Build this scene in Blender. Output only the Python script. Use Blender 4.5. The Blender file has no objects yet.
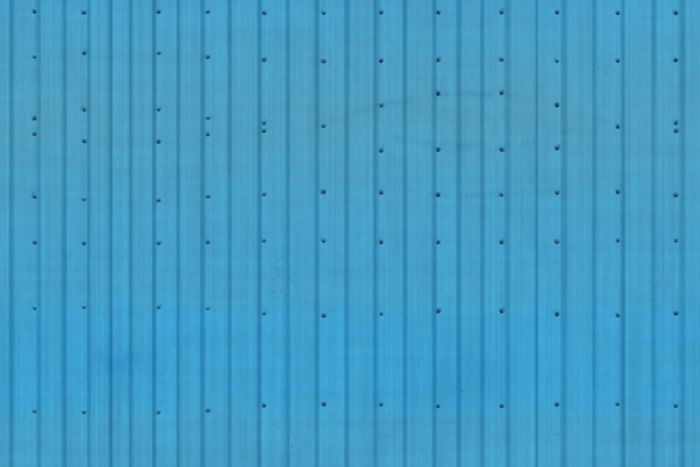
import bpy, bmesh, math, random
from mathutils import noise, Vector
random.seed(7)
scene = bpy.context.scene
COL = scene.collection
R = math.radians

# ------------------------------------------------------------------ camera, sky, sun, exposure
S = 1 / 300.0                      # metres per photograph pixel (the frame spans 2.33 m of wall)
ZC = 1.70                          # height of the frame centre above the ground
def wx(px): return (px - 350.0) * S
def wz(py): return ZC - (py - 233.5) * S

DIST = 7.0
cam = bpy.data.cameras.new('camera')
cam_o = bpy.data.objects.new('camera', cam); COL.objects.link(cam_o)
cam_o.location = (0, -DIST, ZC); cam_o.rotation_euler = (R(90), 0, 0)
cam.sensor_width = 36.0; cam.lens = 36.0 * DIST / (700 * S)
cam.dof.use_dof = True; cam.dof.focus_distance = 6.4; cam.dof.aperture_fstop = 2.8   # the photograph is a little soft
cam.clip_start = 0.1; cam.clip_end = 200
scene.camera = cam_o

SUN_EL, SUN_AZ = 38.0, 0.0        # the sun stands in front of the wall, a touch to the left
world = bpy.data.worlds.new('World'); scene.world = world; world.use_nodes = True
wn = world.node_tree; wn.nodes.clear()
sky = wn.nodes.new('ShaderNodeTexSky'); sky.sky_type = 'NISHITA'; sky.sun_disc = False
sky.sun_elevation = R(SUN_EL); sky.sun_rotation = R(180 + SUN_AZ); sky.air_density = 1.0; sky.dust_density = 2.0
bg = wn.nodes.new('ShaderNodeBackground'); bg.inputs['Strength'].default_value = 0.075
wo = wn.nodes.new('ShaderNodeOutputWorld')
wn.links.new(sky.outputs[0], bg.inputs[0]); wn.links.new(bg.outputs[0], wo.inputs[0])

sun = bpy.data.lights.new('sun', 'SUN'); sun.energy = 3.05; sun.angle = R(0.53); sun.color = (1.0, 0.955, 0.89)
sun_o = bpy.data.objects.new('sun', sun); COL.objects.link(sun_o)
d = Vector((math.sin(R(SUN_AZ)) * math.cos(R(SUN_EL)), math.cos(R(SUN_AZ)) * math.cos(R(SUN_EL)), -math.sin(R(SUN_EL))))
sun_o.rotation_euler = d.to_track_quat('-Z', 'Y').to_euler(); sun_o.location = (-1, -8, 8)

vs = scene.view_settings
vs.view_transform = 'Standard'; vs.look = 'None'; vs.gamma = 1; vs.use_curve_mapping = False
vs.exposure = 0.07

# ------------------------------------------------------------------ the wall
wall = bpy.data.objects.new('ribbed_metal_siding', None); COL.objects.link(wall)
wall.location = (0, 0, 0)
wall['label'] = 'light blue painted ribbed metal wall with columns of small dark screws'
wall['category'] = 'metal wall'; wall['kind'] = 'thing'

# ---- material helpers
class NT:
    def __init__(self, mat):
        mat.use_nodes = True
        self.t = mat.node_tree; self.t.nodes.clear()
    def n(self, kind, **kw):
        o = self.t.nodes.new(kind)
        for k, v in kw.items(): setattr(o, k, v)
        return o
    def put(self, sock, v):
        if isinstance(v, (int, float)): sock.default_value = v
        elif isinstance(v, tuple): sock.default_value = v
        else: self.t.links.new(v, sock)
    def m(self, op, a, b=0.0, c=0.0, clamp=False):
        o = self.n('ShaderNodeMath', operation=op, use_clamp=clamp)
        for i, v in enumerate((a, b, c)): self.put(o.inputs[i], v)
        return o.outputs[0]
    def ramp(self, v, a, b, lo=0.0, hi=1.0):
        o = self.n('ShaderNodeMapRange', interpolation_type='SMOOTHSTEP')
        for i, q in enumerate((v, a, b, lo, hi)): self.put(o.inputs[i], q)
        return o.outputs[0]
    def noise(self, vec, scale, sx=1, sy=1, sz=1, detail=3, rough=0.55, off=(0, 0, 0)):
        mp = self.n('ShaderNodeMapping'); mp.inputs['Scale'].default_value = (sx, sy, sz); mp.inputs['Location'].default_value = off
        self.put(mp.inputs['Vector'], vec)
        o = self.n('ShaderNodeTexNoise'); o.inputs['Scale'].default_value = scale
        o.inputs['Detail'].default_value = detail; o.inputs['Roughness'].default_value = rough
        self.put(o.inputs['Vector'], mp.outputs[0]); return o.outputs['Fac']
    def mix(self, f, a, b, blend='MIX'):
        o = self.n('ShaderNodeMix', data_type='RGBA', blend_type=blend)
        self.put(o.inputs[0], f); self.put(o.inputs[6], a); self.put(o.inputs[7], b); return o.outputs[2]
    def gauss(self, v, c, w):            # bell of height 1 at v = c
        q = self.m('DIVIDE', self.m('SUBTRACT', v, c), w)
        return self.m('POWER', 2.718, self.m('MULTIPLY', self.m('MULTIPLY', q, q), -1.0))

FADED  = (0.0405, 0.3090, 0.5330, 1)
CHALKY = (0.0600, 0.2980, 0.4700, 1)
FRESH  = (0.0250, 0.3120, 0.6050, 1)
DIRT   = (0.0180, 0.1900, 0.3800, 1)
DEEP   = (0.0120, 0.2350, 0.5200, 1)

def paint_material():
    mat = bpy.data.materials.new('blue_paint'); k = NT(mat)
    tc = k.n('ShaderNodeTexCoord', object=wall); P = tc.outputs['Object']
    xyz = k.n('ShaderNodeSeparateXYZ'); k.put(xyz.inputs[0], P)
    X, Z = xyz.outputs[0], xyz.outputs[2]
    # wavering height used by the weather bands
    wob = k.m('MULTIPLY', k.m('SUBTRACT', k.noise(P, 2.2, 1.2, 1, 1.0, detail=4), 0.5), 0.16)
    runs = k.m('MULTIPLY', k.m('SUBTRACT', k.noise(P, 1.0, 30, 1, 2.0, detail=3, off=(8, 3, 1)), 0.5), 0.13)
    Zw = k.m('ADD', k.m('ADD', Z, wob), runs)
    # chalky faded band in the upper part, deep blue washed band in the lower part
    big = k.noise(P, 1.3, 1.3, 1, 1.0, detail=2, off=(3, 1, 5))
    chalk = k.m('MULTIPLY', k.gauss(Zw, wz(118), 0.21), k.ramp(big, 0.25, 0.7, 0.45, 0.78))
    chalk2 = k.m('MULTIPLY', k.ramp(Zw, wz(445), wz(395), 1, 0), 0.10)
    mid = k.m('MULTIPLY', k.gauss(Zw, wz(262), 0.09), 0.28)
    topb = k.m('MULTIPLY', k.ramp(Zw, wz(40), wz(0)), 0.16)
    fresh = k.m('MULTIPLY', k.ramp(Zw, wz(268), wz(335), 0, 1), k.ramp(Zw, wz(438), wz(390), 0, 1))
    fresh = k.m('MULTIPLY', fresh, k.ramp(k.noise(P, 3.0, 1, 1, 2.2, detail=3, off=(7, 0, 2)), 0.2, 0.75, 0.56, 0.90))
    low = k.m('MULTIPLY', k.ramp(Zw, wz(330), wz(270), 1, 0), 0.18)
    fresh = k.m('MAXIMUM', k.m('MAXIMUM', fresh, low), k.m('ADD', mid, topb), clamp=True)
    col = k.mix(chalk, FADED, CHALKY)
    col = k.mix(chalk2, col, CHALKY)
    col = k.mix(fresh, col, FRESH)
    # fine vertical streaks of rain and of the rolling of the sheet
    st1 = k.noise(P, 1.0, 95, 1, 0.55, detail=2)
    st2 = k.noise(P, 1.0, 38, 1, 1.4, detail=3, off=(4, 0, 1))
    st = k.m('ADD', k.m('MULTIPLY', k.m('SUBTRACT', st1, 0.5), 0.55), k.m('MULTIPLY', k.m('SUBTRACT', st2, 0.5), 0.45))
    gain = k.m('ADD', 1.0, k.m('MULTIPLY', st, 0.70))
    # patchy greenish and violet tints between neighbouring hand-breadths of paint
    pt = k.noise(P, 9.0, 1.5, 1, 0.8, detail=3, off=(1, 2, 3))
    gain = k.m('MULTIPLY', gain, k.ramp(pt, 0.25, 0.75, 0.965, 1.035))
    hb = k.noise(P, 1.0, 1.1, 1, 22, detail=4, rough=0.6, off=(2, 5, 1))
    gain = k.m('MULTIPLY', gain, k.ramp(hb, 0.28, 0.72, 0.96, 1.035))
    mt = k.noise(P, 70, 1.0, 1, 0.8, detail=4, rough=0.65, off=(6, 6, 2))
    gain = k.m('MULTIPLY', gain, k.ramp(mt, 0.25, 0.75, 0.955, 1.045))
    # grime: two blurred deep spots, faint bowed tide marks, chains of specks
    def spot(px, py, rx, rz, a):
        return k.m('MULTIPLY', k.m('MULTIPLY', k.gauss(X, wx(px), rx * S), k.gauss(Zw, wz(py), rz * S)), a)
    deep = spot(122, 364, 40, 20, 0.30)
    for a in ((468, 372, 52, 28, 0.32), (122, 359, 24, 7, 0.42), (300, 360, 40, 5, 0.16), (610, 360, 40, 5, 0.16)):
        deep = k.m('ADD', deep, spot(*a), clamp=True)
    grime = 0.0
    dx = k.m('SUBTRACT', X, wx(470)); dx2 = k.m('MULTIPLY', dx, dx)
    near = k.m('MULTIPLY', k.gauss(X, wx(470), 120 * S), k.ramp(k.noise(P, 14, 1.0, 1, 1, detail=3, off=(2, 9, 4)), 0.40, 0.60, 0.05, 1))
    for py, bow, w, a in ((94, 0.42, 4.0, 0.42), (147, -0.45, 4.0, 0.38), (195, -0.25, 4.0, 0.22)):
        zz = k.m('ADD', Z, k.m('MULTIPLY', dx2, bow))
        zz = k.m('ADD', zz, k.m('MULTIPLY', wob, 0.10))
        grime = k.m('ADD', grime, k.m('MULTIPLY', k.m('MULTIPLY', k.gauss(zz, wz(py), w * S), near), a))
    for py, a in ((258, .10), (301, .12), (423, .13), (190, .08), (52, .08)):
        br = k.ramp(k.noise(P, 6.0, 1.5, 1, 3, off=(py, 0, 0)), 0.42, 0.66)
        grime = k.m('ADD', grime, k.m('MULTIPLY', k.m('MULTIPLY', k.gauss(k.m('ADD', Z, k.m('MULTIPLY', wob, .12)), wz(py), 1.7 * S), br), a))
    speck = k.ramp(k.noise(P, 88, 1.2, 1, 0.75, detail=2), 0.575, 0.66)
    zone = spot(283, 278, 14, 24, 0.9)
    for a in ((286, 430, 14, 34, 0.8), (661, 276, 14, 26, 0.8), (557, 425, 14, 30, 0.6), (466, 375, 22, 26, 0.8), (70, 268, 22, 12, .5),
              (656, 440, 12, 24, 0.6), (575, 296, 30, 12, .4), (388, 428, 10, 22, .7), (150, 370, 60, 30, .35), (603, 66, 10, 12, .6), (330, 70, 12, 8, .5)):
        zone = k.m('ADD', zone, spot(*a))
    specks = k.m('MULTIPLY', speck, k.m('ADD', zone, 0.16))
    grime = k.m('ADD', grime, k.m('MULTIPLY', specks, 0.65), clamp=True)
    gm = k.n('ShaderNodeCombineXYZ')
    for i in range(3): k.put(gm.inputs[i], gain)
    col = k.mix(1.0, col, gm.outputs[0], 'MULTIPLY')
    col = k.mix(deep, col, DEEP)
    col = k.mix(grime, col, DIRT)
    # paint surface
    bs = k.n('ShaderNodeBsdfPrincipled'); out = k.n('ShaderNodeOutputMaterial')
    k.put(bs.inputs['Base Color'], col)
    k.put(bs.inputs['Roughness'], k.ramp(pt, 0.3, 0.7, 0.55, 0.68))
    bs.inputs['Specular IOR Level'].default_value = 0.22
    bp = k.n('ShaderNodeBump'); bp.inputs['Strength'].default_value = 0.35; bp.inputs['Distance'].default_value = 0.0012
    k.put(bp.inputs['Height'], k.m('ADD', k.m('MULTIPLY', st, 1.0), k.m('MULTIPLY', k.noise(P, 240, detail=2), 0.12)))
    k.put(bs.inputs['Normal'], bp.outputs[0])
    k.put(out.inputs[0], bs.outputs[0])
    return mat

def screw_material(name, dark, light, rough, metal):
    mat = bpy.data.materials.new(name); k = NT(mat)
    oi = k.n('ShaderNodeObjectInfo'); tc = k.n('ShaderNodeTexCoord')
    n = k.noise(tc.outputs['Object'], 160, detail=3)
    hue = k.n('ShaderNodeSeparateColor'); k.put(hue.inputs[0], oi.outputs['Color'])   # how bleached this one screw is
    f = k.m('ADD', hue.outputs[0], k.m('MULTIPLY', k.m('SUBTRACT', n, 0.5), 0.8), clamp=True)
    bs = k.n('ShaderNodeBsdfPrincipled'); out = k.n('ShaderNodeOutputMaterial')
    k.put(bs.inputs['Base Color'], k.mix(f, dark, light))
    bs.inputs['Roughness'].default_value = rough; bs.inputs['Metallic'].default_value = metal
    bs.inputs['Specular IOR Level'].default_value = 0.2
    k.put(out.inputs[0], bs.outputs[0]); return mat

PAINT = paint_material()
HEAD = screw_material('screw_head', (0.008, 0.070, 0.170, 1), (0.028, 0.220, 0.400, 1), 0.6, 0.0)
WASHER = screw_material('screw_washer', (0.035, 0.250, 0.450, 1), (0.060, 0.340, 0.560, 1), 0.55, 0.0)
RUBBER = screw_material('screw_gasket', (0.012, 0.090, 0.190, 1), (0.028, 0.200, 0.370, 1), 0.8, 0.0)

# ---- profile. One entry per bend line, in photograph pixels: start, end, and how softly it leaves on either side
LINES_RAW = [(8.3, 14.0, .2, 2.2), (35.6, 41.0, 2.6, 1.5), (61.8, 66.2, 2.8, .2), (86.0, 90.8, .6, 1.0), (108.2, 112.2, 2.8, .1),
         (128.0, 132.6, .1, 3.0), (152.0, 155.6, .8, 1.5), (175.8, 180.0, .4, 2.0), (199.8, 205.2, .3, .8), (227.0, 232.0, 2.4, .2),
         (256.6, 261.8, 1.2, .6), (284.6, 290.2, 2.2, 1.6), (314.0, 319.6, 2.4, .1), (344.0, 349.6, .2, 2.0), (373.2, 378.2, 1.4, 2.6),
         (402.2, 407.6, .6, 1.8), (431.8, 436.8, 2.2, .6), (456.2, 461.6, .3, .4), (479.8, 485.4, .2, .8), (504.8, 510.8, 2.2, 2.2),
         (535.2, 538.8, 2.6, .6), (561.0, 567.0, .2, 1.4), (591.6, 597.4, 1.6, 2.2), (620.6, 625.8, 2.2, .8), (650.8, 657.4, .5, 2.6),
         (680.0, 686.0, .1, 1.6)]
LINES = [(a + .25, b - .25, sl * .9, sr * .9) for a, b, sl, sr in LINES_RAW]
SCREWED = [1, 3, 7, 9, 11, 13, 15, 17, 19, 21, 23, 25]    # the low flat that ENDS at line k carries screws
D = 0.0200                                                 # depth of the ribs
# the same rib carries on beyond the frame on both sides
EXT_R = [LINES[-1][0] + 29.5 * i for i in range(1, 10)]
EXT_L = [LINES[0][0] - 27.5 * i for i in range(1, 11)]
ALL = [(a, a + 5.2, 1.2, 1.2) for a in reversed(EXT_L)] + LINES + [(a, a + 5.2, 1.2, 1.2) for a in EXT_R]
N0 = len(EXT_L)                                            # ALL[N0 + k] is LINES[k]; even k goes down, odd k comes up

def bend(t, sl, sr, w):
    """0..1 across a bend, rounded by sl px before and sr px after"""
    n = 60; tot = acc = 0.0; lo, hi = -sl, w + sr
    for i in range(n):
        x = lo + (hi - lo) * (i + .5) / n
        s = 1.0
        if x < sl * .8: s = max(0.0, (x + sl) / (1.8 * sl + 1e-6)) ** 1.3
        if x > w - sr * .8: s = min(s, max(0.0, (w + sr - x) / (1.8 * sr + 1e-6)) ** 1.3)
        tot += s
        if x < t: acc += s
    return acc / tot

def depth(px):
    """how far the sheet stands back (m) at a photograph x"""
    for i, (a, b, sl, sr) in enumerate(ALL):
        if a - sl <= px <= b + sr:
            f = bend(px - a, sl, sr, b - a)
            return D * (f if (i - N0) % 2 == 0 else 1 - f)
        if px < a - sl:
            return 0.0 if (i - N0) % 2 == 0 else D
    return 0.0 if (len(ALL) - N0) % 2 == 0 else D

PY_TOP, PY_BOT = -150.0, 640.0       # the wall goes on above and below the frame
SCREWS = {1: (33.9, (10, 55.5, 117, 133, 195.5, 241.5, 307.5, 411)), 3: (83.4, (11, 51.5, 108.5, 140, 198.5, 242.5, 306.5, 411.5)),
          7: (158.0, (10, 51.5, 108.5, 140.5, 199, 242.5, 306.5, 412)), 9: (207.4, (10.5, 55.5, 116.5, 133.5, 195.5, 241.5, 307.7, 410)),
          11: (263.8, (11.5, 58.5, 121.8, 129.8, 193.5, 240, 313, 405.6)), 13: (323.6, (11.5, 59.7, 125, 191, 240, 315, 404)),
          15: (381.2, (11, 59.6, 104, 149.7, 192, 241.5, 313.5, 404)), 17: (438.3, (11, 58.6, 92.5, 148.5, 194, 241.5, 310.5, 406)),
          19: (502.0, (11, 58.6, 92, 148.5, 194, 241.5, 310.5, 406)), 21: (557.6, (11, 59.6, 104, 147, 192, 240.8, 313.5, 404)),
          23: (618.6, (11.5, 59.6, 125.8, 191, 239.8, 314.5, 404)), 25: (676.8, (11.5, 59, 122, 130, 194, 240, 313, 405.5))}
screw_pts = {k: [(x, y) for y in ys] for k, (x, ys) in SCREWS.items()}
for k in screw_pts:                                         # the rows that follow just above and below the frame
    x = screw_pts[k][0][0]
    screw_pts[k] += [(x, -34.0), (x, 500.0)]
for i in range(26, 26 + len(EXT_R)):
    if i % 2 == 1:
        a = ALL[N0 + i][0]; screw_pts[i] = [(a - 4.0, y) for y in (11, 59, 125, 192, 240, 313, 405, -34, 500)]
for i in range(-len(EXT_L), 0):
    if i % 2 == 1:
        a = ALL[N0 + i][0]; screw_pts[i] = [(a - 4.0, y) for y in (11, 55, 117, 195, 241, 307, 411, -34, 500)]

# panels run from one screwed seam to the next
SEAM_IN = {1: 1, 3: 3, 7: 6, 9: 8, 11: 10, 13: 12, 15: 14, 17: 16, 19: 19, 21: 21, 23: 23, 25: 25}   # screw column -> its seam line
seams = sorted(set(SEAM_IN.values()) | {i for i in range(26, 26 + len(EXT_R)) if i % 2 == 1} | {i for i in range(-len(EXT_L), 0) if i % 2 == 1})
def seam_px(i):
    a, b, sl, sr = ALL[N0 + i]; return (a + b) / 2
edges = [seam_px(i) for i in seams]

def panel_of(px):
    for j in range(len(edges) - 1):
        if edges[j] <= px < edges[j + 1]: return j
    return None

all_screws = [p for k in screw_pts for p in screw_pts[k]]
def dimple(px, py, near):
    y = 0.0
    for (sx, sy) in near:
        r2 = ((px - sx) ** 2 + (py - sy) ** 2) / (4.6 ** 2)
        if r2 < 6: y += 0.0011 * math.exp(-r2)
    return y

def make_panel(j):
    a, b = edges[j], edges[j + 1] + 2.0                     # tucks 2 px under its right-hand neighbour
    xs = {a, b, edges[j + 1]}
    for (p, q, sl, sr) in ALL:
        for t in (p - sl, p - sl * .5, p, p + (q - p) * .25, (p + q) / 2, p + (q - p) * .75, q, q + sr * .5, q + sr):
            if a < t < b: xs.add(t)
    t = math.ceil(a / 1.6) * 1.6
    while t < b:
        if min(abs(t - q) for q in xs) > 0.5: xs.add(t)
        t += 1.6
    xs = sorted(xs)
    xs = [x for i, x in enumerate(xs) if i == 0 or x - xs[i - 1] > 0.08]
    rows = [PY_TOP + (PY_BOT - PY_TOP) * i / 300 for i in range(301)]
    near = [p for p in all_screws if a - 8 < p[0] < b + 8]
    verts, faces = [], []
    prof = []
    for x in xs:
        h = depth(x)
        h -= 0.0006 * max(0.0, 1 - (x - a) / 3.0)           # seam edge lips forward
        if x > edges[j + 1] - 0.2: h += 0.0013              # tongue lies behind the neighbour
        prof.append(h)
    for py in rows:
        for x, h in zip(xs, prof):
            y = h
            v = Vector((wx(x) * 3.0 + j * 7.3, wz(py) * 2.2, j * 3.1))
            y += 0.0007 * noise.noise(v) + 0.00022 * noise.noise(Vector((wx(x) * 16, wz(py) * 7 + j, 4.0)))
            y += dimple(x, py, near)
            verts.append((wx(x) - wx(a), y, wz(py) - ZC))
    n = len(xs)
    for r in range(len(rows) - 1):
        for c in range(n - 1):
            i = r * n + c
            faces.append((i, i + n, i + n + 1, i + 1))
    me = bpy.data.meshes.new('panel'); me.from_pydata(verts, [], faces); me.materials.append(PAINT)
    me.polygons.foreach_set('use_smooth', [True] * len(faces)); me.update()
    o = bpy.data.objects.new('panel', me); COL.objects.link(o); o.parent = wall
    o.location = (wx(a), 0, ZC)
    so = o.modifiers.new('thickness', 'SOLIDIFY'); so.thickness = 0.0007; so.offset = -1
    es = o.modifiers.new('crisp_rims', 'EDGE_SPLIT'); es.split_angle = R(55)
    return o

# ---- screw: hexagon head with flange, domed washer and rubber gasket, axis towards -Y
def make_screw_mesh(tilt, bulge, size, turn):
    """bulge: how far (m) the rubber has squeezed out, turn: towards which side; size: of the head"""
    bm = bmesh.new()
    def ring(r, y, n, ph=0.0): return [bm.verts.new((r * math.cos(ph + 2 * math.pi * i / n), y, r * math.sin(ph + 2 * math.pi * i / n))) for i in range(n)]
    def squeezed(r, y, n):
        out = []
        for i in range(n):
            t = 2 * math.pi * i / n; q = r + 0.5 * bulge * max(0.0, math.cos(t - turn)) ** 3
            out.append(bm.verts.new((q * math.cos(t), y, q * math.sin(t))))
        return out
    def loft(rs, mi):
        for A, B in zip(rs, rs[1:]):
            n = len(A)
            for i in range(n):
                f = bm.faces.new((A[i], A[(i + 1) % n], B[(i + 1) % n], B[i])); f.material_index = mi; f.smooth = mi != 0
    def cap(A, mi):
        f = bm.faces.new(A); f.material_index = mi
    g = [squeezed(.0094, .0014, 20), squeezed(.0096, -.0004, 20), squeezed(.0086, -.0012, 20)]; loft(g, 2)
    w = [ring(.0092, -.0005, 16), ring(.0092, -.0012, 16), ring(.0074, -.0022, 16), ring(.0058, -.0025, 16)]; loft(w, 1); cap(w[-1], 1)
    fl = [ring(.0066 * size, -.0020, 16), ring(.0065 * size, -.0031, 16), ring(.0057 * size, -.0037, 16)]; loft(fl, 0); cap(fl[-1], 0)
    h = [ring(.0053 * size, -.0034, 6, tilt), ring(.0053 * size, -.0074, 6, tilt), ring(.0044 * size, -.0082, 6, tilt)]; loft(h, 0); cap(h[-1], 0)
    bmesh.ops.recalc_face_normals(bm, faces=bm.faces)
    me = bpy.data.meshes.new('screw'); bm.to_mesh(me); bm.free()
    for m in (HEAD, WASHER, RUBBER): me.materials.append(m)
    return me
screw_meshes = [make_screw_mesh(t, b, z, a) for t, b, z, a in
                ((0.0, .0050, 1.0, 0.1), (0.25, .0058, .92, math.pi), (0.5, .0030, 1.05, -2.4), (0.8, .0046, .96, 0.9),
                 (0.4, .0055, 1.0, 2.6), (0.9, .0015, 1.0, 4.5), (0.1, .0060, .9, -0.5), (0.65, .0040, 1.04, 3.5))]

panels = [make_panel(j) for j in range(len(edges) - 1)]
for k in sorted(screw_pts):
    for (px, py) in screw_pts[k]:
        j = panel_of(px)
        if j is None: continue
        o = bpy.data.objects.new('screw', random.choice(screw_meshes)); COL.objects.link(o)
        o.parent = panels[j]
        o.location = (wx(px) - wx(edges[j]), D + 0.0002, wz(py) - ZC)
        o.rotation_euler = (random.uniform(-.12, .12), random.uniform(-.3, .3), random.uniform(-.12, .12))
        bleach = random.uniform(0.0, 0.65) + (0.30 if px < 235 else 0.0) + (0.35 if py > 295 and px < 235 else 0.0)
        if k in (17, 19): bleach *= 0.4
        o.color = (min(bleach, 1.0), 0, 0, 1)
        s = random.uniform(.80, 1.0); o.scale = (s, s, s)
